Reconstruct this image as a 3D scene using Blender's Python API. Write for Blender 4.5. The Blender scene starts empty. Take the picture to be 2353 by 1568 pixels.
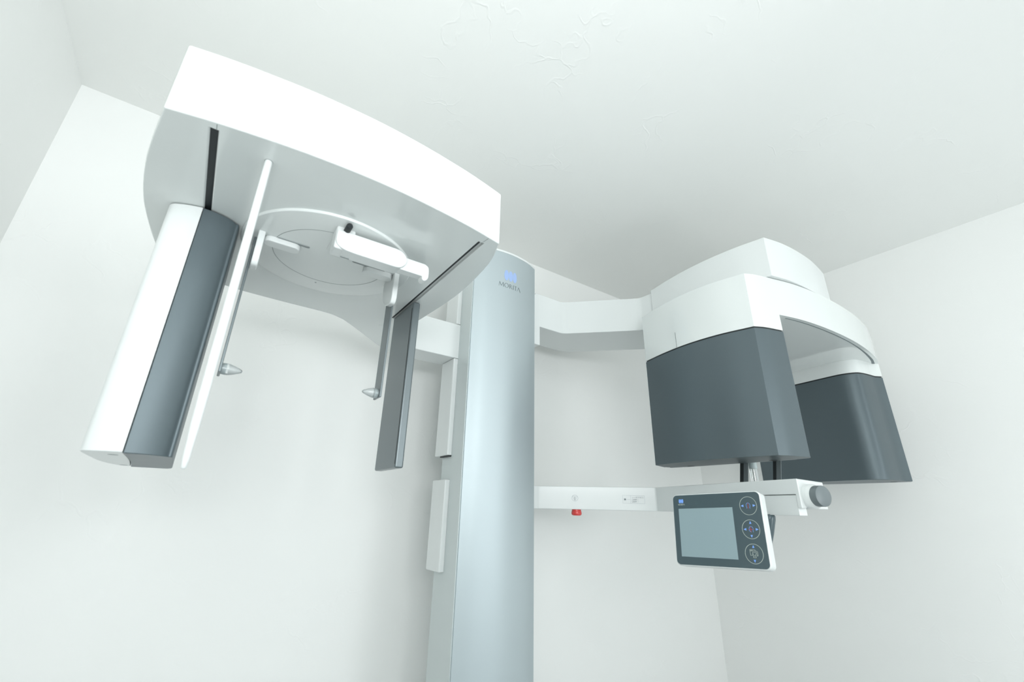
import bpy, bmesh, math
from mathutils import Vector, Matrix

scene = bpy.context.scene
C = scene.collection

# ------------------------------------------------------------------ camera
FPX = 1004.83                       # focal length in pixels of a 2353 px wide frame
YAW, PITCH, ROLL = 0.606606, 0.365423, 0.0226543
CAMZ = 1.15
fw = Vector((math.sin(YAW)*math.cos(PITCH), math.cos(YAW)*math.cos(PITCH), math.sin(PITCH)))
rt = Vector((math.cos(YAW), -math.sin(YAW), 0))
up = rt.cross(fw)
rt2 = rt*math.cos(ROLL) + up*math.sin(ROLL)
up2 = -rt*math.sin(ROLL) + up*math.cos(ROLL)
cam_data = bpy.data.cameras.new('camera')
cam = bpy.data.objects.new('camera', cam_data); C.objects.link(cam)
m = Matrix.Identity(4)
for r in range(3):
    m[r][0] = rt2[r]; m[r][1] = up2[r]; m[r][2] = -fw[r]
m.translation = Vector((0, 0, CAMZ))
cam.matrix_world = m
cam_data.sensor_width = 36.0
cam_data.lens = FPX*36.0/2353.0
cam_data.clip_start = 0.02
cam_data.dof.use_dof = True
cam_data.dof.focus_distance = 1.75
cam_data.dof.aperture_fstop = 5.0
scene.camera = cam

# ------------------------------------------------------------------ light
scene.view_settings.view_transform = 'Standard'
scene.view_settings.look = 'None'
scene.view_settings.gamma = 1.0
scene.view_settings.use_curve_mapping = False
scene.view_settings.exposure = 0.06

world = bpy.data.worlds.new('world'); scene.world = world; world.use_nodes = True
bg = world.node_tree.nodes['Background']
bg.inputs[0].default_value = (0.89, 0.97, 1.0, 1); bg.inputs[1].default_value = 1.5
# added ambient fill through the open front, set brighter below than above
_nt = world.node_tree; _tc = _nt.nodes.new('ShaderNodeTexCoord'); _sp = _nt.nodes.new('ShaderNodeSeparateXYZ')
_mr = _nt.nodes.new('ShaderNodeMapRange'); _mr.inputs['From Min'].default_value = -0.15; _mr.inputs['From Max'].default_value = 0.15
_mr.inputs['To Min'].default_value = 1.2; _mr.inputs['To Max'].default_value = 0.3
_nt.links.new(_tc.outputs['Generated'], _sp.inputs[0]); _nt.links.new(_sp.outputs['Z'], _mr.inputs['Value'])
_nt.links.new(_mr.outputs[0], bg.inputs[1])

def area(name, loc, target, sx, sy, power, color):
    l = bpy.data.lights.new(name, 'AREA'); l.shape = 'RECTANGLE'; l.size = sx; l.size_y = sy
    l.energy = power; l.color = color
    o = bpy.data.objects.new(name, l); C.objects.link(o); o.location = loc
    o.rotation_euler = (Vector(target)-Vector(loc)).to_track_quat('-Z', 'Y').to_euler()
    return o
area('front_fill', (2.0, -2.9, 1.7), (1.2, 1.7, 1.8), 1.4, 1.2, 14.5, (0.95, 0.99, 1.0))  # added fill from the open front; the room has no window here
area('ceiling_lamp', (0.9, -0.9, 2.40), (0.9, -0.9, 0), 1.1, 0.5, 3.0, (0.97, 1.0, 0.98))
area('bounce_lamp', (-0.2, -0.8, 1.45), (-0.3, -0.1, 2.45), 0.6, 0.5, 13.0, (0.96, 0.99, 1.0))
area('left_wall_fill', (0.45, -0.8, 1.6), (-0.59, 0.0, 1.65), 0.5, 0.5, 8.0, (0.97, 1.0, 1.0))  # added fill that brightens the left wall and the left-facing sides
area('front_left_fill', (-0.15, -1.3, 1.65), (2.3, 1.0, 1.5), 0.9, 0.9, 6.0, (0.97, 1.0, 1.0))  # added frontal fill from the left, not a fixture of the room
area('right_corner_fill', (1.5, -0.9, 0.9), (2.72, 0.7, 0.8), 0.6, 0.6, 7.5, (0.97, 1.0, 1.0))  # added fill to even out the right wall near the corner

# ------------------------------------------------------------------ materials
def mat(name, col, rough=0.4, metal=0.0, spec=0.5, coat=0.0, trans=0.0, bump=None, emit=None):
    mt = bpy.data.materials.new(name); mt.use_nodes = True
    nt = mt.node_tree; b = nt.nodes['Principled BSDF']
    b.inputs['Base Color'].default_value = (*col, 1)
    b.inputs['Roughness'].default_value = rough
    b.inputs['Metallic'].default_value = metal
    b.inputs['Specular IOR Level'].default_value = spec
    b.inputs['Coat Weight'].default_value = coat
    b.inputs['Coat Roughness'].default_value = 0.08
    b.inputs['Transmission Weight'].default_value = trans
    # faint moulding variation so no surface is a mathematically flat colour
    tc = nt.nodes.new('ShaderNodeTexCoord')
    n = nt.nodes.new('ShaderNodeTexNoise'); n.inputs['Scale'].default_value = 6
    nt.links.new(tc.outputs['Object'], n.inputs['Vector'])
    mr = nt.nodes.new('ShaderNodeMapRange')
    mr.inputs['To Min'].default_value = max(0, rough-0.02); mr.inputs['To Max'].default_value = rough+0.02
    nt.links.new(n.outputs['Fac'], mr.inputs['Value']); nt.links.new(mr.outputs[0], b.inputs['Roughness'])
    return mt

def plaster(name, col):
    mt = mat(name, col, 0.75, spec=0.3); nt = mt.node_tree; b = nt.nodes['Principled BSDF']
    geo = nt.nodes.new('ShaderNodeNewGeometry')
    # fine grain
    n1 = nt.nodes.new('ShaderNodeTexNoise'); n1.inputs['Scale'].default_value = 90; n1.inputs['Detail'].default_value = 6
    # trowel ridges: thin warped lines
    nw = nt.nodes.new('ShaderNodeTexNoise'); nw.inputs['Scale'].default_value = 3.5; nw.inputs['Detail'].default_value = 4
    add = nt.nodes.new('ShaderNodeVectorMath'); add.operation = 'MULTIPLY_ADD'
    add.inputs[1].default_value = (0.55, 0.55, 0.55)
    nt.links.new(geo.outputs['Position'], n1.inputs['Vector']); nt.links.new(geo.outputs['Position'], nw.inputs['Vector'])
    nt.links.new(nw.outputs['Color'], add.inputs[0]); nt.links.new(geo.outputs['Position'], add.inputs[2])
    v = nt.nodes.new('ShaderNodeTexVoronoi'); v.feature = 'DISTANCE_TO_EDGE'; v.inputs['Scale'].default_value = 5.0
    nt.links.new(add.outputs[0], v.inputs['Vector'])
    mr = nt.nodes.new('ShaderNodeMapRange'); mr.inputs['From Max'].default_value = 0.03
    mr.inputs['To Min'].default_value = 1; mr.inputs['To Max'].default_value = 0
    nt.links.new(v.outputs['Distance'], mr.inputs['Value'])
    n3 = nt.nodes.new('ShaderNodeTexNoise'); n3.inputs['Scale'].default_value = 4; n3.inputs['Detail'].default_value = 2
    nt.links.new(geo.outputs['Position'], n3.inputs['Vector'])
    msk = nt.nodes.new('ShaderNodeMapRange'); msk.inputs['From Min'].default_value = 0.52; msk.inputs['From Max'].default_value = 0.66
    nt.links.new(n3.outputs['Fac'], msk.inputs['Value'])
    mul = nt.nodes.new('ShaderNodeMath'); mul.operation = 'MULTIPLY'
    nt.links.new(mr.outputs[0], mul.inputs[0]); nt.links.new(msk.outputs[0], mul.inputs[1])
    n4 = nt.nodes.new('ShaderNodeTexNoise'); n4.inputs['Scale'].default_value = 11; n4.inputs['Detail'].default_value = 5
    nt.links.new(geo.outputs['Position'], n4.inputs['Vector'])
    s1 = nt.nodes.new('ShaderNodeMath'); s1.operation = 'MULTIPLY_ADD'; s1.inputs[1].default_value = 0.35
    nt.links.new(n1.outputs['Fac'], s1.inputs[0]); nt.links.new(mul.outputs[0], s1.inputs[2])
    s2 = nt.nodes.new('ShaderNodeMath'); s2.operation = 'MULTIPLY_ADD'; s2.inputs[1].default_value = 1.0
    nt.links.new(n4.outputs['Fac'], s2.inputs[0]); nt.links.new(s1.outputs[0], s2.inputs[2])
    bp = nt.nodes.new('ShaderNodeBump'); bp.inputs['Strength'].default_value = 0.5; bp.inputs['Distance'].default_value = 0.0012
    nt.links.new(s2.outputs[0], bp.inputs['Height']); nt.links.new(bp.outputs[0], b.inputs['Normal'])
    return mt

M = dict(
    wall=plaster('wall_plaster', (0.93, 0.94, 0.925)),
    ceiling=plaster('ceiling_plaster', (0.93, 0.94, 0.92)),
    floor=mat('floor_vinyl', (0.50, 0.53, 0.54), 0.5),
    white=mat('white_gloss_enamel', (0.76, 0.79, 0.785), 0.3, coat=0.1),
    under=mat('white_gloss_moulding', (0.76, 0.795, 0.785), 0.12, coat=0.4),
    slate=mat('slate_grey_lacquer', (0.105, 0.136, 0.150), 0.40, metal=0.35, coat=0.0),
    slate_sheet=mat('slate_grey_panel', (0.17, 0.20, 0.21), 0.30, metal=0.45),
    silver=mat('silver_painted_metal', (0.50, 0.565, 0.59), 0.5, metal=0.6),
    silver_side=mat('silver_side_trim', (0.60, 0.65, 0.65), 0.4, metal=0.3),
    groove=mat('groove_shadow_line', (0.30, 0.33, 0.33), 0.6),
    black=mat('black_rubber', (0.010, 0.015, 0.017), 0.5),
    knob=mat('grey_knob_plastic', (0.16, 0.19, 0.20), 0.38),
    red=mat('red_button_plastic', (0.72, 0.060, 0.055), 0.25, coat=0.5),
    blue=mat('logo_blue_ink', (0.36, 0.49, 0.78), 0.4),
    ink=mat('grey_ink', (0.17, 0.21, 0.22), 0.5),
    fine_ink=mat('pale_grey_ink', (0.46, 0.51, 0.54), 0.5),
    bezel=mat('panel_dark_glass', (0.070, 0.104, 0.118), 0.28),
    screen=mat('lcd_glass', (0.31, 0.41, 0.44), 0.18),
    line=mat('panel_pale_line', (0.52, 0.58, 0.53), 0.5),
    mark_blue=mat('panel_blue_mark', (0.22, 0.42, 0.95), 0.5),
    mark_red=mat('panel_red_mark', (0.55, 0.07, 0.09), 0.5),
    clear=mat('clear_acrylic', (0.93, 0.97, 0.98), 0.12, trans=0.85),
    ivory=mat('ear_rod_core', (0.84, 0.86, 0.85), 0.35),
    chrome=mat('chrome', (0.75, 0.76, 0.74), 0.12, metal=1.0),
    pale=mat('pale_blue_plastic', (0.55, 0.64, 0.65), 0.3),
)

# ------------------------------------------------------------------ helpers
def link(name, me, material, parent=None, bevel=0.0, seg=3, label=None, angle=28):
    o = bpy.data.objects.new(name, me); C.objects.link(o)
    if material: me.materials.append(M[material])
    if parent: o.parent = parent
    if bevel:
        b = o.modifiers.new('edge', 'BEVEL'); b.width = bevel; b.segments = seg
        b.limit_method = 'ANGLE'; b.angle_limit = math.radians(angle+4); b.harden_normals = True
    if label: o['label'] = label
    return o

def finish(bm, name, material, parent=None, bevel=0.0, seg=3, label=None, angle=28):
    bmesh.ops.recalc_face_normals(bm, faces=bm.faces)
    for f in bm.faces: f.smooth = True
    lim = math.radians(angle)
    for e in bm.edges:
        if len(e.link_faces) != 2 or e.calc_face_angle(0) > lim: e.smooth = False
    me = bpy.data.meshes.new(name); bm.to_mesh(me); bm.free()
    return link(name, me, material, parent, bevel, seg, label, angle)

def smooth_path(pts, corners, n=8, closed=True):
    """Catmull-Rom through pts; indices in corners keep a hard corner."""
    out = []; N = len(pts)
    for i in range(N if closed else N-1):
        p1 = Vector(pts[i]); p2 = Vector(pts[(i+1) % N])
        p0 = Vector(pts[i-1]) if (i not in corners and (closed or i > 0)) else p1*2-p2
        j = (i+1) % N
        p3 = Vector(pts[(i+2) % N]) if (j not in corners and (closed or i+2 < N)) else p2*2-p1
        straight = (i in corners and j in corners)
        k = 1 if straight else n
        for s in range(k):
            t = s/k
            out.append(tuple(0.5*((2*p1)+(p2-p0)*t+(2*p0-5*p1+4*p2-p3)*t*t+(3*p1-p0-3*p2+p3)*t**3)))
    if not closed: out.append(tuple(pts[-1]))
    return out

def add_prism(bm, plan, z0, z1):
    a = [bm.verts.new((x, y, z0)) for x, y in plan]; b = [bm.verts.new((x, y, z1)) for x, y in plan]
    n = len(plan)
    bm.faces.new(a[::-1]); bm.faces.new(b)
    for i in range(n): bm.faces.new((a[i], a[(i+1) % n], b[(i+1) % n], b[i]))

def prism(name, plan, z0, z1, material, parent=None, bevel=0.0, seg=3, label=None, angle=28):
    bm = bmesh.new(); add_prism(bm, plan, z0, z1)
    return finish(bm, name, material, parent, bevel, seg, label, angle)

def box(name, x0, x1, y0, y1, z0, z1, material, parent=None, bevel=0.0, seg=3, label=None):
    return prism(name, [(x0, y0), (x1, y0), (x1, y1), (x0, y1)], z0, z1, material, parent, bevel, seg, label)

def frame_for(d):
    d = Vector(d).normalized()
    a = Vector((0, 0, 1)) if abs(d.z) < 0.9 else Vector((1, 0, 0))
    u = d.cross(a).normalized(); v = u.cross(d)
    return u, v, d

def add_lathe(bm, p0, d, prof, n=40):
    """prof = [(distance along d, radius)...] closed by caps"""
    u, v, d = frame_for(d); p0 = Vector(p0); rings = []
    for t, r in prof:
        if r < 1e-6: rings.append([bm.verts.new(p0+d*t)])
        else: rings.append([bm.verts.new(p0+d*t+(u*math.cos(a)+v*math.sin(a))*r) for a in [2*math.pi*i/n for i in range(n)]])
    for A, B in zip(rings, rings[1:]):
        if len(A) == 1 and len(B) == 1: continue
        for i in range(n):
            j = (i+1) % n
            if len(A) == 1: bm.faces.new((A[0], B[i], B[j]))
            elif len(B) == 1: bm.faces.new((A[i], A[j], B[0]))
            else: bm.faces.new((A[i], A[j], B[j], B[i]))
    if len(rings[0]) > 1: bm.faces.new(rings[0][::-1])
    if len(rings[-1]) > 1: bm.faces.new(rings[-1])

def lathe(name, p0, d, prof, material, parent=None, n=40, label=None, angle=35):
    bm = bmesh.new(); add_lathe(bm, p0, d, prof, n)
    return finish(bm, name, material, parent, 0, 3, label, angle)

def add_ring(bm, c, u, v, ru, rv, w, h, n=72):
    """flat ring (ellipse radii ru, rv; line width w) raised h along u x v"""
    c = Vector(c); u = Vector(u); v = Vector(v); nn = u.cross(v).normalized()
    L = []
    for i in range(n):
        a = 2*math.pi*i/n; ca, sa = math.cos(a), math.sin(a)
        o = c+u*(ru+w/2)*ca+v*(rv+w/2)*sa; q = c+u*(ru-w/2)*ca+v*(rv-w/2)*sa
        L.append([bm.verts.new(p) for p in (o, q, q+nn*h, o+nn*h)])
    for i in range(n):
        A, B = L[i], L[(i+1) % n]
        for k in range(4): bm.faces.new((A[k], A[(k+1) % 4], B[(k+1) % 4], B[k]))

def add_poly(bm, pts3, nn, h):
    """flat polygon given as 3-D points, thickness h along nn"""
    nn = Vector(nn)
    a = [bm.verts.new(Vector(p)) for p in pts3]; b = [bm.verts.new(Vector(p)+nn*h) for p in pts3]; n = len(a)
    bm.faces.new(a[::-1]); bm.faces.new(b)
    for i in range(n): bm.faces.new((a[i], a[(i+1) % n], b[(i+1) % n], b[i]))

def add_stroke(bm, P, pts, w, nn, h, closed=False):
    """polyline of 2-D pts drawn as bars of width w on the map P(x,y)->3-D"""
    seq = list(zip(pts, pts[1:])) + ([(pts[-1], pts[0])] if closed else [])
    for (a, b) in seq:
        a = Vector(a); b = Vector(b); d = (b-a)
        if d.length < 1e-9: continue
        d.normalize(); s = Vector((-d.y, d.x))*w/2; e = d*w*0.35
        add_poly(bm, [P(*(a-e-s)), P(*(b+e-s)), P(*(b+e+s)), P(*(a-e+s))], nn, h)

def text_mesh(body, size, name, material, parent, P, align='LEFT', depth=0.0003, label=None, sx=1.0):
    cu = bpy.data.curves.new(name, 'FONT'); cu.body = body; cu.size = size; cu.align_x = align
    cu.extrude = 0.0; cu.resolution_u = 3
    o = bpy.data.objects.new(name, cu); C.objects.link(o)
    bpy.context.view_layer.update()
    me = bpy.data.meshes.new_from_object(o.evaluated_get(bpy.context.evaluated_depsgraph_get()))
    bpy.data.objects.remove(o)
    bm = bmesh.new(); bm.from_mesh(me)
    for v in bm.verts: v.co = P(v.co.x*sx, v.co.y)
    r = bmesh.ops.solidify(bm, geom=bm.faces[:], thickness=depth)
    bm.to_mesh(me); bm.free(); me.name = name
    me.materials.clear()
    return link(name, me, material, parent, label=label)

def tag(o, label, cat): o['label'] = label; o['category'] = cat

# ------------------------------------------------------------------ room
XL, XR, YB, YF, H = -0.59, 2.72, 1.72, -3.0, 2.45
def slab(name, x0, x1, y0, y1, z0, z1, material):
    o = box(name, x0, x1, y0, y1, z0, z1, material); o['kind'] = 'structure'; return o
slab('floor', XL-0.1, XR+0.1, YF-0.1, YB+0.1, -0.1, 0, 'floor')
slab('ceiling', XL-0.1, XR+0.1, YF-0.1, YB+0.1, H, H+0.1, 'ceiling')
slab('wall_back', XL-0.1, XR+0.1, YB, YB+0.1, 0, H, 'wall')
slab('wall_left', XL-0.1, XL, YF-0.1, YB, 0, H, 'wall')
slab('wall_right', XR, XR+0.1, YF-0.1, YB, 0, H, 'wall')

# ------------------------------------------------------------------ the X-ray machine
machine = bpy.data.objects.new('dental_xray_machine', None); C.objects.link(machine)
machine.empty_display_size = 0.2
machine.location = (0.88, 1.40, 0)
tag(machine, 'white, silver and slate grey dental X-ray machine with a column standing before the back wall', 'x-ray machine')
bpy.context.view_layer.update()
ROOT = machine
def child(o):                       # keep world-space vertex coordinates under the moved Empty
    o.matrix_parent_inverse = ROOT.matrix_world.inverted(); return o

K = 1.32/1.42
def k2(p): return (p[0]*K, p[1]*K)
def kz(z): return CAMZ+(z-CAMZ)*K
def kp(pts): return [k2(p) for p in pts]

# ---- column
cl, cr, cf, cb = 0.731, 1.028, 1.320, 1.404
CTOP = 2.125
col_plan = smooth_path([(cl, cf), (0.775, 1.3), (0.83, 1.289), (0.88, 1.2855), (0.93, 1.290), (0.985, 1.302), (cr, cf), (cr, cb), (cl, cb)], {0, 6, 7, 8}, 7)
column = child(prism('column', col_plan, 0.0, CTOP, 'silver', ROOT, 0.0005, 1, label='brushed silver upright column with a rounded front'))
column['label'] = 'brushed silver upright column with a rounded front'
side = prism('side_trim', [(cl-0.003, cf+0.004), (cl+0.0002, cf+0.004), (cl+0.0002, cb), (cl-0.003, cb)], 0.0, CTOP-0.001, 'silver_side', column)
cap = prism('top_cap', [(x, y-(0.0015 if y < 1.33 else 0)) for x, y in col_plan], CTOP, CTOP+0.009, 'white', column, 0.0015, 2, label='thin white top cap')
rail = child(box('rear_rail', cl+0.0, cr-0.01, cb+0.004, cb+0.075, 0.0, kz(2.18), 'silver_side', ROOT, 0.002, label='silver rail behind the column'))

# writing and emblem on the column, wrapped on its curved front
def col_y(x):
    best = None
    for (xa, ya), (xb, yb) in zip(col_plan, col_plan[1:]):
        if min(ya, yb) > 1.33: continue
        lo, hi = min(xa, xb), max(xa, xb)
        if lo <= x <= hi and hi > lo: best = ya+(yb-ya)*(x-xa)/(xb-xa)
    return best if best else cf
def colP(x, z, lift=0.0004): return Vector((x, col_y(x)-lift, z))
bm = bmesh.new()
for cx, cz_ in ((0.8585, 2.0240), (0.8788, 2.0242), (0.8991, 2.0246)):
    rim = [(cx+0.0103*math.cos(a), cz_+0.0235*math.sin(a)) for a in [2*math.pi*i/40 for i in range(40)]]
    add_poly(bm, [colP(x, z, 0.0003) for x, z in rim], (0, -1, 0), 0.0003)
finish(bm, 'emblem', 'blue', column, label='pale blue emblem of three ovals')

def letters(bm, P, x0, z0, w, h, nn, thick):
    """MORITA in a thin-and-thick roman capital, the A without its bar"""
    def poly(pts, dx, sx):
        add_poly(bm, [P(x0+(dx+px*sx)*w, z0+pz*h) for px, pz in pts], nn, thick)
    def bar(a, b, t, dx, sx):
        a = Vector(a); b = Vector(b)
        poly([(a.x-t/2, a.y), (b.x-t/2, b.y), (b.x+t/2, b.y), (a.x+t/2, a.y)], dx, sx)
    # widths as fractions of the whole word
    def M_():
        bar((0.06, 0), (0.17, 1), 0.06, 0, .215); bar((0.17, 1), (0.52, 0.12), 0.13, 0, .215)
        bar((0.50, 0.12), (0.84, 1), 0.06, 0, .215); bar((0.84, 1), (0.94, 0), 0.13, 0, .215)
    def O_():
        n = 36
        out = [(0.5+0.5*math.cos(2*math.pi*i/n), 0.5+0.52*math.sin(2*math.pi*i/n)) for i in range(n)]
        inn = [(0.5+0.37*math.cos(2*math.pi*i/n), 0.5+0.46*math.sin(2*math.pi*i/n)) for i in range(n)]
        for i in range(n):
            j = (i+1) % n; poly([out[i], out[j], inn[j], inn[i]], .235, .19)
    def R_():
        bar((0.12, 0), (0.12, 1), 0.20, .455, .135)
        n = 12
        out = [(0.2+0.55*math.sin(math.pi*i/n), 0.73+0.27*math.cos(math.pi*i/n)) for i in range(n+1)]
        inn = [(0.2+0.38*math.sin(math.pi*i/n), 0.73+0.20*math.cos(math.pi*i/n)) for i in range(n+1)]
        for i in range(n): poly([out[i], out[i+1], inn[i+1], inn[i]], .455, .135)
        bar((0.42, 0.48), (0.92, 0), 0.20, .455, .135)
    M_(); O_(); R_()
    bar((0.5, 0), (0.5, 1), 0.8, .620, .035)
    poly([(0, 0.93), (1, 0.93), (1, 1), (0, 1)], .680, .13); bar((0.5, 0), (0.5, 0.95), 0.20, .680, .13)
    bar((0.04, 0), (0.45, 1), 0.07, .815, .185); bar((0.45, 1), (0.93, 0), 0.17, .815, .185)
bm = bmesh.new()
letters(bm, lambda x, z: colP(x, z, 0.0003), 0.8247, 1.9688, 0.1063, 0.0193, (0, -1, 0), 0.0003)
finish(bm, 'lettering', 'ink', column, label='thin grey capital lettering')

# ---- white boxes on the left of the column
for (z0, z1) in ((kz(1.331), kz(1.7135)), (kz(0.938), kz(1.244)), (kz(1.864), kz(2.20))):
    child(box('cover_box', k2((.7655, 0))[0], cl+0.03, cb+0.001, k2((0, 1.617))[1], z0, z1, 'white', ROOT, 0.004))
box_inner = child(box('cover_bracket', cl-0.012, cl+0.02, cb+0.004, cb+0.07, kz(1.3270), kz(1.3305), 'black', ROOT))

# ---- arm that carries the skull unit, and the skull unit's housing
ZU, ZT = kz(1.714), kz(1.853)
child(box('skull_unit_arm', k2((.585, 0))[0], cl+0.02, k2((0, 1.510))[1], k2((0, 1.630))[1], ZU, kz(1.862), 'white', ROOT, 0.003, label='short white arm left of the column'))

hp = [(-.159, .722), (-.09, .7075), (-.004, .695), (.06, .689), (.15, .6855), (.24, .689), (.337, .699), (.40, .709), (.459, .721),   # front 0..8
      (.484, .794), (.499, .888), (.507, .987), (.506, 1.088), (.497, 1.231), (.492, 1.33), (.515, 1.43), (.57, 1.497), (.60, 1.511),  # right 9..17
      (.60, 1.6275), (.565, 1.626), (.525, 1.608), (.473, 1.567), (.32, 1.418), (.28, 1.388), (.236, 1.373), (.111, 1.370), (.002, 1.364), (-.04, 1.356),
      (-.165, 1.335), (-.189, 1.209), (-.200, 1.067), (-.199, .976), (-.190, .884), (-.177, .808)]
hplan = smooth_path(hp, {0, 8, 17, 18, 28}, 5)
housing = child(prism('skull_unit_housing', kp(hplan), ZU, ZT, 'under', ROOT, 0.0028, 3, label='broad white overhead housing with bowed sides'))
# carve the two slots
def carve(o, cutters):
    bpy.context.view_layer.update()
    mods = []
    for cbx in cutters:
        md = o.modifiers.new('cut', 'BOOLEAN'); md.operation = 'DIFFERENCE'; md.solver = 'EXACT'; md.object = cbx; mods.append(md)
    bev = [x for x in o.modifiers if x.type == 'BEVEL']
    for b in bev: b.show_viewport = False
    bpy.context.view_layer.update()
    me = bpy.data.meshes.new_from_object(o.evaluated_get(bpy.context.evaluated_depsgraph_get()))
    old = o.data; o.data = me
    for md in mods: o.modifiers.remove(md)
    for b in bev: b.show_viewport = True
    for cbx in cutters: bpy.data.objects.remove(cbx)
def cutbox(x0, x1, y0, y1, z0, z1):
    bm = bmesh.new(); add_prism(bm, [(x0, y0), (x1, y0), (x1, y1), (x0, y1)], z0, z1)
    bmesh.ops.recalc_face_normals(bm, faces=bm.faces)
    me = bpy.data.meshes.new('cut'); bm.to_mesh(me); bm.free(); o = bpy.data.objects.new('cut', me); C.objects.link(o); return o
sLx0, sLx1, sLy0, sLy1 = -.0985*K, -.0875*K, .721*K, 1.30*K
sRx0, sRx1, sRy0, sRy1 = .4175*K, .431*K, .744*K, 1.283*K
carve(housing, [cutbox(sLx0, sLx1, sLy0+0.004, sLy1, ZU-0.01, ZU+0.03), cutbox(sRx0, sRx1, sRy0, sRy1, ZU-0.01, ZU+0.007)])
box('slot_shade', sLx0+0.0002, sLx1-0.0002, sLy0+0.0045, sLy1-0.0005, ZU+0.002, ZU+0.0295, 'black', housing, label='black inlay for the shaded depth of the left slot')  # black inlays in both slots stand in for their shaded depth
box('slot_shade', sRx0+0.0002, sRx0+0.0036, sRy0+0.0005, sRy1-0.0005, ZU+0.0008, ZU+0.0068, 'black', housing, label='black inlay for the shaded depth of the right slot')
# seam lines on the underside
prism('seam_line', [(-.0905*K, .7115*K), (-.0895*K, .7115*K), (-.0895*K, .7255*K), (-.0905*K, .7255*K)], ZU-0.0003, ZU+0.001, 'groove', housing)
prism('seam_line', [(.4275*K, .7175*K), (.4285*K, .7175*K), (.4255*K, .744*K), (.4245*K, .744*K)], ZU-0.0003, ZU+0.001, 'groove', housing)

DC = (.163*K, 1.022*K)
DZ = ZU-0.0060
disc = child(lathe('turning_disc', (DC[0], DC[1], ZU+0.001), (0, 0, -1), [(0, .1915*K), (.0055, .1915*K), (.0066, .1906*K), (.0070, .189*K)], 'under', ROOT, 128, label='round white turning disc under the housing', angle=50))
DZ = ZU-0.0060
bm = bmesh.new(); add_ring(bm, (DC[0], DC[1], DZ+0.0004), (1, 0, 0), (0, -1, 0), .127*K, .127*K, 0.0012, 0.0006, 110)
finish(bm, 'inner_groove', 'groove', disc)
lathe('screw', (.160*K, 1.166*K, DZ+0.0003), (0, 0, -1), [(0, .0024), (.0006, .0022)], 'groove', disc, 16)
lathe('screw', (.410*K, 1.365*K, ZU+0.0003), (0, 0, -1), [(0, .006), (.0012, .0055), (.0012, 0.004), (.0007, .0035)], 'under', housing, 20)
for x0, x1 in ((.045, .106), (.211, .285)):
    y = .9925
    prism('slider_slot', smooth_path([(x0*K, (y-.0035)*K), (x1*K, (y-.0035)*K), ((x1+.0035)*K, y*K), (x1*K, (y+.0035)*K), (x0*K, (y+.0035)*K), ((x0-.0035)*K, y*K)], {0, 1, 3, 4}, 4), DZ-0.0014, DZ, 'groove', disc, label='dark slot for an ear rod slider')

# ---- ear rod supports
def capsule(x0, x1, yc, r, n=10):
    pts = [(x1-r+r*math.cos(a), yc+r*math.sin(a)) for a in [-math.pi/2+math.pi*i/n for i in range(n+1)]]
    pts += [(x0+r+r*math.cos(a), yc+r*math.sin(a)) for a in [math.pi/2+math.pi*i/n for i in range(n+1)]]
    return pts
def ear(side):
    s = 1 if side == 'left' else -1
    X = lambda x: (.165+s*(x-.165))*K            # mirrored about the disc's middle
    def xs(a, b): return min(X(a), X(b)), max(X(a), X(b))
    a, b = xs(-.0015, .0035)
    pl = child(prism('ear_rod_support', [(a, 1.020*K), (b, 1.020*K), (b, 1.066*K), (a, 1.066*K)], kz(1.392), kz(1.7085), 'slate_sheet', ROOT, 0.0012, 2, label='thin dark grey hanging strip, '+side+' of the pair'))
    a, b = xs(.0038, .0175)
    # clip with rounded lower end
    prof = [(0.984, 1.7095), (0.984, 1.640), (0.990, 1.628), (1.003, 1.6255), (1.030, 1.632), (1.056, 1.655), (1.064, 1.690), (1.064, 1.7095)]
    prof = smooth_path(prof, {0, 1, 6, 7}, 5)
    bm = bmesh.new(); add_poly(bm, [(a, y*K, kz(z)) for y, z in prof], (1, 0, 0), b-a)
    finish(bm, 'clip', 'white', pl, 0.0025, 3, label='white clip at the top')
    a, b = xs(.017, .092)
    prism('slider', capsule(a, b, 1.0065*K, .0145*K), kz(1.694), kz(1.7078), 'white', pl, 0.002, 2)
    p0 = (X(.0035), 1.040*K, kz(1.4035))
    lathe('ear_plug', p0, (s, 0, 0), [(0, .0105), (.006, .0112), (.012, .0108), (.022, .0078), (.030, .0045), (.0335, .0025), (.0345, 0)], 'clear', pl, 28, label='clear cone-shaped ear plug')
    lathe('ear_plug_core', (p0[0]+s*0.0105, p0[1], p0[2]), (s, 0, 0), [(0, .0080), (.006, .0070), (.014, .0045), (.020, .0015), (.021, 0)], 'ivory', pl, 20)
    lathe('ear_plug_base', (p0[0]-s*0.0005, p0[1], p0[2]), (s, 0, 0), [(0, .0095), (.008, .0085), (.008, .004)], 'pale', pl, 20)
ear('left'); ear('right')

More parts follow.
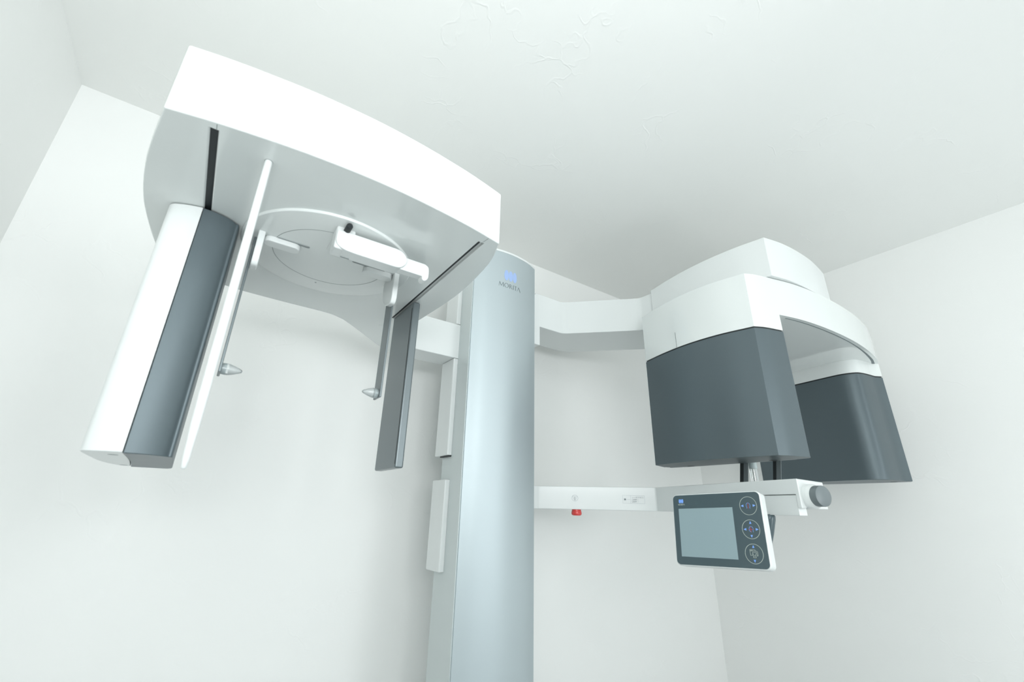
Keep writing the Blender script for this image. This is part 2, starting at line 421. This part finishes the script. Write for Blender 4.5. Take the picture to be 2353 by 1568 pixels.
# ---- forehead rest on the disc
nose = child(box('forehead_rest', .1385*K, .178*K, .862*K, .902*K, kz(1.654), kz(1.7085), 'white', ROOT, 0.004, 3, label='white forehead rest under the turning disc'))
pr = [(.140, 1.697), (.140, 1.672), (.146, 1.660), (.160, 1.6535), (.180, 1.6515), (.268, 1.6515), (.283, 1.654), (.294, 1.664), (.298, 1.6755), (.294, 1.687), (.283, 1.696), (.270, 1.6985)]
bm = bmesh.new(); add_poly(bm, [(x*K, .858*K, kz(z)) for x, z in smooth_path(pr, {0, 4, 5, 11}, 4)], (0, 1, 0), .036*K)
finish(bm, 'body', 'white', nose, 0.0022, 3)
box('mounting_plate', .142*K, .180*K, .874*K, .975*K, kz(1.7063), kz(1.7085), 'under', nose, 0.0015, 2)
hk = [(.285, 1.688), (.345, 1.688), (.3535, 1.683), (.356, 1.674), (.356, 1.656), (.351, 1.647), (.345, 1.6445), (.340, 1.648), (.340, 1.6545), (.285, 1.6545)]
bm = bmesh.new(); add_poly(bm, [(x*K, .866*K, kz(z)) for x, z in smooth_path(hk, {0, 1, 7, 8, 9}, 4)], (0, 1, 0), .022*K)
finish(bm, 'hooked_pointer', 'white', nose, 0.0018, 2)
lathe('knob', (.1585*K, .872*K, kz(1.7005)), (0, -1, 0), [(0, .0062), (.030, .0062), (.0315, .0055)], 'black', nose, 28, label='small black knob')
box('lip', .142*K, .196*K, .866*K, .905*K, kz(1.697), kz(1.7015), 'white', nose, 0.001, 2)
box('slit', .160*K, .178*K, .8875*K, .8905*K, kz(1.6508), kz(1.653), 'groove', nose)

# ---- round support rod in front
rz = [(1.7145, .0055, .753), (1.60, .0056, .753), (1.45, .0058, .753), (1.33, .0060, .753), (1.29, .0060, .753), (1.25, .0056, .754), (1.225, .0048, .756), (1.203, .0042, .758), (1.192, .0032, .759), (1.190, .0015, .759)]
bm = bmesh.new(); rings = []
for z, r, y in rz:
    rings.append([bm.verts.new((-.0100*K+r*math.cos(a), y*K+r*math.sin(a), kz(z))) for a in [2*math.pi*i/36 for i in range(36)]])
for A, B in zip(rings, rings[1:]):
    for i in range(36): bm.faces.new((A[i], A[(i+1) % 36], B[(i+1) % 36], B[i]))
bm.faces.new(rings[0]); bm.faces.new(rings[-1])
rod = child(finish(bm, 'support_rod', 'white', ROOT, angle=60, label='long slim white rod hanging under the housing'))
lathe('collar', (-.0100*K, .753*K, ZU+0.0003), (0, 0, -1), [(0, .0061), (.0010, .0061)], 'groove', rod, 32)

# ---- hanging head on the left (half white, half slate)
wplan = smooth_path([(-.100, .9745), (-.130, .984), (-.1535, .999), (-.1585, 1.03), (-.160, 1.12), (-.1595, 1.22), (-.152, 1.30), (-.138, 1.352), (-.119, 1.375), (-.106, 1.18)], {0, 8}, 6)
dplan = smooth_path([(-.099, .9745), (-.077, .9765), (-.054, .985), (-.040, .997), (-.0325, 1.018), (-.0355, 1.18), (-.0390, 1.335), (-.044, 1.362), (-.055, 1.375), (-.118, 1.375), (-.1045, 1.18)], {0, 9}, 6)
sensor = child(prism('skull_sensor_head', kp(wplan), kz(1.2225), ZU-0.0015, 'white', ROOT, 0.003, 3, label='long hanging white sensor box with a dark inner half'))
prism('dark_cover', kp(dplan), kz(1.2215), ZU-0.0025, 'slate', sensor, 0.003, 3, label='slate grey inner half')
box('neck', -.125*K, -.06*K, 1.05*K, 1.30*K, ZU-0.004, ZU+0.0005, 'black', sensor)
for (x, y) in ((-.118, 1.04), (-.128, 1.34)):
    lathe('screw_cover', (x*K, y*K, kz(1.2225)+0.0003), (0, 0, -1), [(0, .007), (.0005, .0068)], 'groove', sensor, 24)

# ---- dark flat plate hanging from the right slot
plate = child(box('film_plate', .4225*K, .4455*K, 1.122*K, 1.279*K, kz(1.2405), ZU-0.0005, 'slate_sheet', ROOT, 0.0045, 4, label='flat dark grey hanging plate with rounded lower corners'))
bm = bmesh.new(); add_prism(bm, [(.4218*K, 1.1245*K), (.4226*K, 1.1245*K), (.4226*K, 1.126*K), (.4218*K, 1.126*K)], kz(1.25), ZU-0.02)
finish(bm, 'edge_line', 'black', plate)

# ------------------------------------------------------------------ right side: bracket and support arm
bracket = child(box('arm_bracket', cr-0.02, 1.209*K, k2((0, 1.510))[1], k2((0, 1.64))[1], kz(1.870), kz(2.131), 'white', ROOT, 0.003, label='white block right of the column'))
ap = [(cr+0.07, 1.5104*K), (1.335*K, 1.5104*K), (1.352*K, 1.507*K), (1.366*K, 1.4985*K), (1.600*K, 1.2650*K), (1.618*K, 1.245*K), (1.626*K, 1.215*K), (1.628*K, 1.12*K),
      (1.90*K, 1.12*K), (1.895*K, 1.30*K), (1.87*K, 1.385*K), (1.60*K, 1.655*K), (1.555*K, 1.695*K), (1.50*K, 1.715*K), (cr+0.07, 1.715*K)]
child(prism('support_arm', smooth_path(ap, {0, 1, 3, 4, 7, 8, 10, 11, 13, 14}, 5), kz(1.965), kz(2.138), 'white', ROOT, 0.003, 3, label='angled white arm joining the column to the panoramic unit'))

# ---- upper fixed housing of the panoramic unit
up_ = [(1.485, .576), (1.58, .556), (1.687, .547), (1.80, .547), (1.931, .5605), (1.951, .69), (1.957, .83), (1.94, .97), (1.915, 1.083), (1.81, 1.10), (1.70, 1.105), (1.60, 1.10),
       (1.501, 1.083), (1.476, .962), (1.4615, .828), (1.466, .69)]
child(prism('upper_housing', smooth_path(up_, {0, 4, 8, 12}, 7), 1.9195, 2.075, 'white', ROOT, 0.003, 3, label='upper white housing above the turning arm'))
child(lathe('pivot', (1.72, .83, 1.91), (0, 0, 1), [(0, .12), (.012, .12)], 'groove', ROOT, 48))

# ---- turning arm with its two collars
tp = [(1.3925, .6255), (1.43, .607), (1.502, .587), (1.60, .562), (1.72, .545), (1.86, .535), (2.0, .533), (2.14, .540), (2.28, .556), (2.36, .574), (2.398, .586), (2.414, .605),
      (2.427, .70), (2.432, .83), (2.422, .95), (2.39, 1.075), (2.25, 1.12), (2.07, 1.14), (1.9, 1.145), (1.72, 1.14), (1.55, 1.115), (1.413, 1.076),
      (1.383, .96), (1.3665, .85), (1.3695, .735)]
tplan = smooth_path(tp, {0, 15, 21}, 6)
ZS, ZSU, ZAT = 1.7215, 1.779, 1.9172
def part_of(plan, keep):           # contiguous run of the outline that satisfies keep
    n = len(plan); s = next(i for i in range(n) if keep(plan[i]) and not keep(plan[i-1]))
    out = []
    for j in range(n):
        p = plan[(s+j) % n]
        if not keep(p): break
        out.append(p)
    return out
near_out = part_of(tplan, lambda p: p[0] < 1.503)
far_out = part_of(tplan, lambda p: p[0] > 2.30)
near_in = [(1.517, .592), (1.528, .604), (1.533, .625), (1.536, .66), (1.540, 1.06), (1.520, 1.09), (1.500, 1.098)]
far_in = [(2.30, 1.104), (2.262, 1.108), (2.253, 1.09), (2.243, 1.02), (2.226, .872), (2.2085, .766), (2.197, .69), (2.1985, .655), (2.208, .630), (2.225, .6135), (2.26, .604), (2.302, .5975)]
near_in = smooth_path(near_in, {0, 6}, 4, closed=False)
far_in = smooth_path(far_in, {0}, 5, closed=False)
near_full = near_out + near_in
far_full = [p for p in far_out if p[1] > .60] + far_in
# order: far_out runs front -> right -> back
far_front = [p for p in far_out if p[1] <= .60 and p[0] > 2.36]
far_full = far_front + [p for p in far_out if p not in far_front and p[0] > 2.36 and p[1] < 1.08] + [(2.36, 1.09)] + far_in + [(2.34, .593)]
bm = bmesh.new()
add_prism(bm, tplan, ZSU, ZAT); add_prism(bm, near_full, ZS, ZSU); add_prism(bm, far_full, ZS, ZSU)
turning = child(finish(bm, 'turning_arm', 'under', ROOT, angle=24, label='white C-shaped turning arm'))
# long curved groove under the front rim
fr = [p for p in tplan if 1.545 < p[0] < 2.36 and p[1] < .60]; fr.sort()
inner = []; outer = []
for i, (x, y) in enumerate(fr):
    t = (x-1.545)/(2.36-1.545); w = 0.0032+0.010*max(0, t-.55)**1.2*2
    outer.append((x, y+0.013)); inner.append((x, y+0.013+w))
prism('front_groove', outer+inner[::-1], ZSU-0.0006, ZSU+0.001, 'ink', turning, label='thin dark curved groove')
bm = bmesh.new()
add_prism(bm, [(2.206, .7395), (2.2075, .7395), (2.2085, .7415), (2.2045, .7415)], ZS, ZSU)
finish(bm, 'seam_line', 'groove', turning)
bm = bmesh.new(); add_prism(bm, [(1.3700, .9005), (1.3725, .9005), (1.3725, .9011), (1.3700, .9011)], ZS, ZS+0.06)
finish(bm, 'seam_line', 'groove', turning)

def shrink(plan, d):
    cx = sum(p[0] for p in plan)/len(plan); cy = sum(p[1] for p in plan)/len(plan)
    return [(x+(cx-x)*d/max(.05, abs(x-cx)) if abs(x-cx) > .01 else x, y+(cy-y)*d/max(.05, abs(y-cy)) if abs(y-cy) > .01 else y) for x, y in plan]
gen = child(prism('source_head', near_full, 1.3115, 1.7165, 'slate', ROOT, 0.002, 2, label='wide slate grey head hanging at the near end of the turning arm', angle=24))
prism('shadow_gap', shrink(near_full, 0.003), 1.716, 1.7225, 'black', gen)
bm = bmesh.new(); add_prism(bm, [(1.5365, .645), (1.5435, .640), (1.5480, 1.03), (1.5395, 1.05)], 1.3115, 1.7215)
finish(bm, 'back_plate', 'slate_sheet', gen, 0.001, 2)
for (x, y) in ((1.515, .70), (1.520, 1.00)):
    lathe('screw_cover', (x, y, 1.3118), (0, 0, -1), [(0, .012), (.0008, .0118)], 'black', gen, 24)
sen = child(prism('detector_head', far_full, 1.285, 1.7165, 'slate', ROOT, 0.002, 2, label='slate grey head with a rounded inner corner at the far end of the turning arm', angle=24))
prism('shadow_gap', shrink(far_full, 0.003), 1.716, 1.7225, 'black', sen)
lathe('screw_cover', (2.38, .64, 1.2853), (0, 0, -1), [(0, .012), (.0008, .0118)], 'black', sen, 24)

# ------------------------------------------------------------------ lower arm with chin rest and control panel
ZL = 1.240
lp = [(1.02, 1.512), (1.185, 1.512), (1.2035, 1.5045), (1.5165, 1.183), (1.5245, 1.1735), (1.5235, 1.165), (1.3175, .5585), (1.5150, .5740), (1.625, .70), (1.76, 1.16), (1.72, 1.28), (1.46, 1.55), (1.36, 1.625), (1.02, 1.635)]
lplan = smooth_path(lp, {0, 1, 2, 3, 5, 6, 7, 8, 12, 13}, 5)
lower = child(prism('lower_arm', lplan, 1.151, ZL, 'white', ROOT, 0.0028, 3, label='white lower arm carrying the chin rest and control panel'))
D1 = (Vector((1.5251, 1.1742, 0))-Vector((1.2021, 1.5058, 0))).normalized(); A1 = Vector((1.2021, 1.5058, 0)); N1 = Vector((-D1.y*-1, 0, 0))
N1 = Vector((D1.y, -D1.x, 0))            # outward (towards the room)
D3 = (Vector((1.3170, .5584, 0))-Vector((1.5251, 1.1742, 0))).normalized(); B3 = Vector((1.5251, 1.1742, 0)); N3 = Vector((D3.y, -D3.x, 0))
# notch in the arm's last part: carved, with the hanging shield inside it
q0 = B3+D3*0.530; q1 = B3+D3*0.6365
def q(p, off): r = p-N3*off; return (r.x, r.y)
bm = bmesh.new(); add_prism(bm, [q(q0, -.02), q(q1, -.02), q(q1, .05), q(q0, .05)], 1.10, 1.2005)
bmesh.ops.recalc_face_normals(bm, faces=bm.faces); me = bpy.data.meshes.new('cut'); bm.to_mesh(me); bm.free(); c1 = bpy.data.objects.new('cut', me); C.objects.link(c1)
c2m = bmesh.new(); e0 = B3+D3*0.62
add_prism(c2m, [(1.20, .50), (1.80, .50), (1.80, .80), (1.36, .70), (1.345, .605), (1.20, .60)], 1.10, 1.1655)
bmesh.ops.recalc_face_normals(c2m, faces=c2m.faces); me = bpy.data.meshes.new('cut'); c2m.to_mesh(me); c2m.free(); c2 = bpy.data.objects.new('cut', me); C.objects.link(c2)
carve(lower, [c1, c2])
bm = bmesh.new()
add_prism(bm, [q(q0, .0035), q(q1-D3*0.0012, .0035), q(q1-D3*0.0012, .03), q(q0, .03)], 1.1478, 1.1990)
finish(bm, 'shield', 'white', lower, 0.0012, 2)
# thumb wheel on the end face
kd = D3.copy()
kb = Vector((1.3605, .5435, 1.1966))
lathe('knob_collar', kb-kd*0.02, kd, [(0, .0310), (.0215, .0310), (.0235, .0298), (.0300, .0262)], 'white', lower, 48)
lathe('adjustment_knob', kb+kd*0.008, kd, [(0, .0262), (.0195, .0262), (.0205, .0258), (.0210, .0250)], 'knob', lower, 48, label='slate grey round adjustment knob')
# emergency stop
rc = A1+D1*0.1485-N1*0.024
lathe('emergency_button', (rc.x, rc.y, 1.1525), (0, 0, -1), [(0, .0185), (.006, .0187), (.010, .0200), (.015, .0210), (.019, .0207), (.0225, .0190), (.0243, .0160), (.0250, .012), (.0250, 0)], 'red', lower, 40, label='red emergency stop button')
# warning sign and laser label on the first stretch
def P1(u, z): r = A1+D1*u+N1*0.0004; return Vector((r.x, r.y, z))
nn1 = N1
bm = bmesh.new()
add_ring(bm, P1(.1448, 1.1945), D1, (0, 0, 1), .0128, .0118, .0007, .0003, 48)
add_stroke(bm, P1, [(.1345, 1.2012), (.1551, 1.2012), (.1448, 1.1842)], .0006, nn1, .0003, True)
finish(bm, 'warning_sign', 'fine_ink', lower, label='grey circle with a triangle pointing down')
bm = bmesh.new(); add_stroke(bm, P1, [(.1448, 1.1985), (.1448, 1.1912)], .0016, nn1, .0003)
add_ring(bm, P1(.1448, 1.1885), D1, (0, 0, 1), .0011, .0011, .0005, .0003, 16)
finish(bm, 'exclamation_mark', 'ink', lower)
bm = bmesh.new()
add_stroke(bm, P1, [(.3345, 1.2078), (.4192, 1.2078), (.4192, 1.1782), (.3345, 1.1782)], .0006, nn1, .0003, True)
add_stroke(bm, P1, [(.3650, 1.2078), (.3650, 1.1782)], .0006, nn1, .0003)
add_stroke(bm, P1, [(.3440, 1.1928), (.3630, 1.1928)], .0006, nn1, .0003)
for i in range(16):
    a = math.pi*2*i/16; c, s = math.cos(a), math.sin(a); L = .0062 if i % 2 else .0052
    add_stroke(bm, P1, [(.3435+.003*c, 1.1928+.003*s), (.3435+L*c, 1.1928+L*s)], .0004, nn1, .0003)
lab = finish(bm, 'laser_label', 'fine_ink', lower, label='small outlined laser class label')
bm = bmesh.new(); add_poly(bm, [P1(.3435+.0030*math.cos(a), 1.1928+.0030*math.sin(a)) for a in [2*math.pi*i/24 for i in range(24)]], nn1, .0003)
finish(bm, 'laser_dot', 'ink', lower)
for (txt, z, sz) in (('レーザクラス1', 1.1978, .0072), ('LASER 1', 1.1900, .0072), ('LÁSER 1', 1.1822, .0072)):
    text_mesh(txt, sz, 'label_text', 'fine_ink', lower, lambda x, y, z=z: P1(.3700+x, z+y))

# control panel -------------------------------------------------------
O = Vector((1.1637, .8358, 1.1938)); U = Vector((.1531, -.9874, .0410)).normalized(); NN = Vector((-.9772, -.1450, .1550)).normalized()
V = Vector((.1471, .0638, .9871)).normalized()
def PP(u, v, lift=0.0): return O+U*u+V*v+NN*lift
def rounded(u0, u1, v0, v1, r, n=7):
    out = []
    for cx, cy, a0 in ((u1-r, v1-r, 0), (u0+r, v1-r, 90), (u0+r, v0+r, 180), (u1-r, v0+r, 270)):
        for i in range(n+1):
            a = math.radians(a0+90*i/n); out.append((cx+r*math.cos(a), cy+r*math.sin(a)))
    return out
bm = bmesh.new()
add_poly(bm, [PP(u, v, -.034) for u, v in rounded(-.0025, .2365, -.1815, .0025, .013)], NN, .0335)
panel = child(finish(bm, 'control_panel', 'white', ROOT, 0.003, 3, label='tilted control panel with a white rim'))
bm = bmesh.new(); add_poly(bm, [PP(u, v, -.0012) for u, v in rounded(0, .2335, -.1787, 0, .011)], NN, .0016)
finish(bm, 'dark_face', 'bezel', panel, label='dark slate glass face')
bm = bmesh.new(); add_poly(bm, [PP(u, v, .0003) for u, v in ((.0150, -.0365), (.1640, -.0362), (.1628, -.1606), (.0146, -.1590))], NN, .0005)
finish(bm, 'screen', 'screen', panel, label='blank grey-blue screen')
L0 = .0006
for (cu, cv) in ((.2041, -.0338), (.2026, -.0900), (.2018, -.1460)):
    bm = bmesh.new(); add_ring(bm, PP(cu, cv, L0), U, V, .0207, .0222, .0009, .0003, 64)
    ring = finish(bm, 'key_ring', 'line', panel)
def tri(bm, u, v, d, s=.0036):
    if d in 'LR':
        k = -1 if d == 'L' else 1
        pts = [(u+k*s, v), (u-k*s*.9, v+s*.85), (u-k*s*.9, v-s*.85)]
    else:
        k = 1 if d == 'U' else -1
        pts = [(u, v+k*s), (u-s*.75, v-k*s*.8), (u+s*.75, v-k*s*.8)]
    add_poly(bm, [PP(a, b, L0) for a, b in pts], NN, .0003)
for i, arr in enumerate((((.1893, -.0337, 'L'), (.2185, -.0335, 'R')),
            ((.2032, -.0742, 'U'), (.2022, -.1062, 'D'), (.1883, -.0902, 'L'), (.2172, -.0902, 'R')),
            ((.2020, -.1298, 'U'), (.2012, -.1622, 'D')))):
    for t in arr:
        bm = bmesh.new(); tri(bm, *t); finish(bm, 'key_arrow', 'mark_blue', panel)
PL = lambda u, v: PP(u, v, L0)
def headshape(cu, cv, prof=False):
    pts = [(-.0042, -.0068), (-.0032, -.0045), (-.0048, -.0015), (-.0046, .0025), (-.0030, .0055), (0, .0066), (.0030, .0055), (.0046, .0025), (.0048, -.0015), (.0032, -.0045), (.0042, -.0068)]
    if prof: pts = [(-.0005, -.0068), (-.0020, -.0050), (-.0048, -.0035), (-.0040, .0000), (-.0046, .0020), (-.0032, .0055), (0, .0066), (.0034, .0055), (.0050, .0020), (.0042, -.0030), (.0046, -.0068)]
    return [(cu+a, cv+b) for a, b in pts]
bm = bmesh.new(); add_stroke(bm, PL, headshape(.2041, -.0335), .0007, NN, .0003); finish(bm, 'head_symbol', 'mark_blue', panel)
bm = bmesh.new(); add_stroke(bm, PL, headshape(.2030, -.0900, True), .0007, NN, .0003); finish(bm, 'head_symbol', 'mark_blue', panel)
bm = bmesh.new(); add_stroke(bm, lambda u, v: PP(u, v, L0+.0002), [(.2041, -.0275), (.2041, -.0405)], .0008, NN, .0003); finish(bm, 'centre_line', 'mark_red', panel)
bm = bmesh.new(); add_stroke(bm, lambda u, v: PP(u, v, L0+.0002), [(.2022, -.0840), (.2022, -.0965)], .0008, NN, .0003)
add_stroke(bm, lambda u, v: PP(u, v, L0+.0002), [(.1965, -.0905), (.2085, -.0905)], .0008, NN, .0003); finish(bm, 'cross_lines', 'mark_red', panel)
bm = bmesh.new(); bx, by = .2018, -.1462
for pts, cl_ in (([(-.0095, .0095), (.0030, .0095), (.0035, .0065), (.0070, .0060), (.0085, .0045), (.0085, -.0040), (.0065, -.0045), (.0055, .0035), (-.0035, .0035), (-.0040, -.0035), (-.0085, -.0035), (-.0090, .0065), (.0035, .0065)], False),
                 ([(-.0095, .0080), (-.0030, .0080)], False),
                 ([(-.0020, .0010), (-.0015, -.0040)], False), ([(.0035, .0010), (.0030, -.0040)], False),
                 ([(-.0025, -.0060), (-.0010, -.0045), (.0025, -.0045), (.0038, -.0060), (.0036, -.0085), (-.0022, -.0085)], True)):
    add_stroke(bm, PL, [(bx+a, by+b) for a, b in pts], .0007, NN, .0003, cl_)
finish(bm, 'machine_symbol', 'line', panel)
bm = bmesh.new()
for cx in (.0195, .0240, .0285):
    add_poly(bm, [PP(cx+.0023*math.cos(a), -.0162+.0058*math.sin(a), L0) for a in [2*math.pi*i/24 for i in range(24)]], NN, .0003)
finish(bm, 'emblem', 'mark_blue', panel, label='small blue emblem of three ovals')
bm = bmesh.new(); letters(bm, PL, .0145, -.0275, .0195, .0042, NN, .0003); finish(bm, 'lettering', 'line', panel)
box_back = bmesh.new(); add_poly(box_back, [PP(u, v, -.120) for u, v in ((.07, -.06), (.19, -.06), (.19, -.01), (.07, -.01))], NN, .087)
finish(box_back, 'mount', 'white', panel, 0.002, 2)

# dark hand grip below the arm
gp = Vector((1.366, .670, 1.150))
bm = bmesh.new(); rg = []
for z, r, dx, dy in ((1.1495, .012, 0, 0), (1.1440, .0150, 0, 0), (1.135, .0155, 0, .0015), (1.10, .0135, -.002, .009), (1.06, .0095, -.004, .018), (1.04, .0065, -.005, .022), (1.035, .004, -.005, .022)):
    rg.append([bm.verts.new((gp.x+dx+r*1.1*math.cos(a), gp.y+dy+r*math.sin(a), z)) for a in [2*math.pi*i/28 for i in range(28)]])
for A, B in zip(rg, rg[1:]):
    for i in range(28): bm.faces.new((A[i], A[(i+1) % 28], B[(i+1) % 28], B[i]))
bm.faces.new(rg[0]); bm.faces.new(rg[-1])
child(finish(bm, 'hand_grip', 'bezel', ROOT, angle=60, label='dark hand grip under the lower arm'))

# head supports leaning slightly, standing on the lower arm between the two heads
def leaning(name, y0, y1, x0, x1, material, parent, label=None):
    bm = bmesh.new(); za, zb, k = ZL-0.001, 1.47, -0.175
    add_poly(bm, [(x0, y0+k*(za-1.2585), za), (x0, y1+k*(za-1.2585), za), (x0, y1+k*(zb-1.2585), zb), (x0, y0+k*(zb-1.2585), zb)], (1, 0, 0), x1-x0)
    return finish(bm, name, material, parent, 0.0006, 1, label)
for (y1, y2, y3) in ((.8253, .8413, .8544), (.7161, .7312, .7422)):
    hs = child(leaning('head_support', y1, y2, 1.580, 1.583, 'knob', ROOT, 'upright grey head support behind the near head'))
    leaning('gap_strip', y2, y3, 1.5803, 1.583, 'black', hs)  # black colour stands in for the shade of the gap beside the bar
bs = child(lathe('bite_rod', (1.598, .810, ZL-0.001), (0, 0, 1), [(0, .0125), (.072, .0125)], 'clear', ROOT, 28, label='clear upright rod with a pale cap'))
for dx, dy in ((-.005, .004), (-.006, -.004), (.003, .002)):
    lathe('pin', (1.598+dx, .810+dy, ZL), (0, 0, 1), [(0, .0022), (.055, .0022)], 'chrome', bs, 12)
lathe('cap', (1.598, .810, ZL+0.056), (0, 0, 1), [(0, .0130), (.045, .0135)], 'pale', bs, 28, label='pale blue cap')
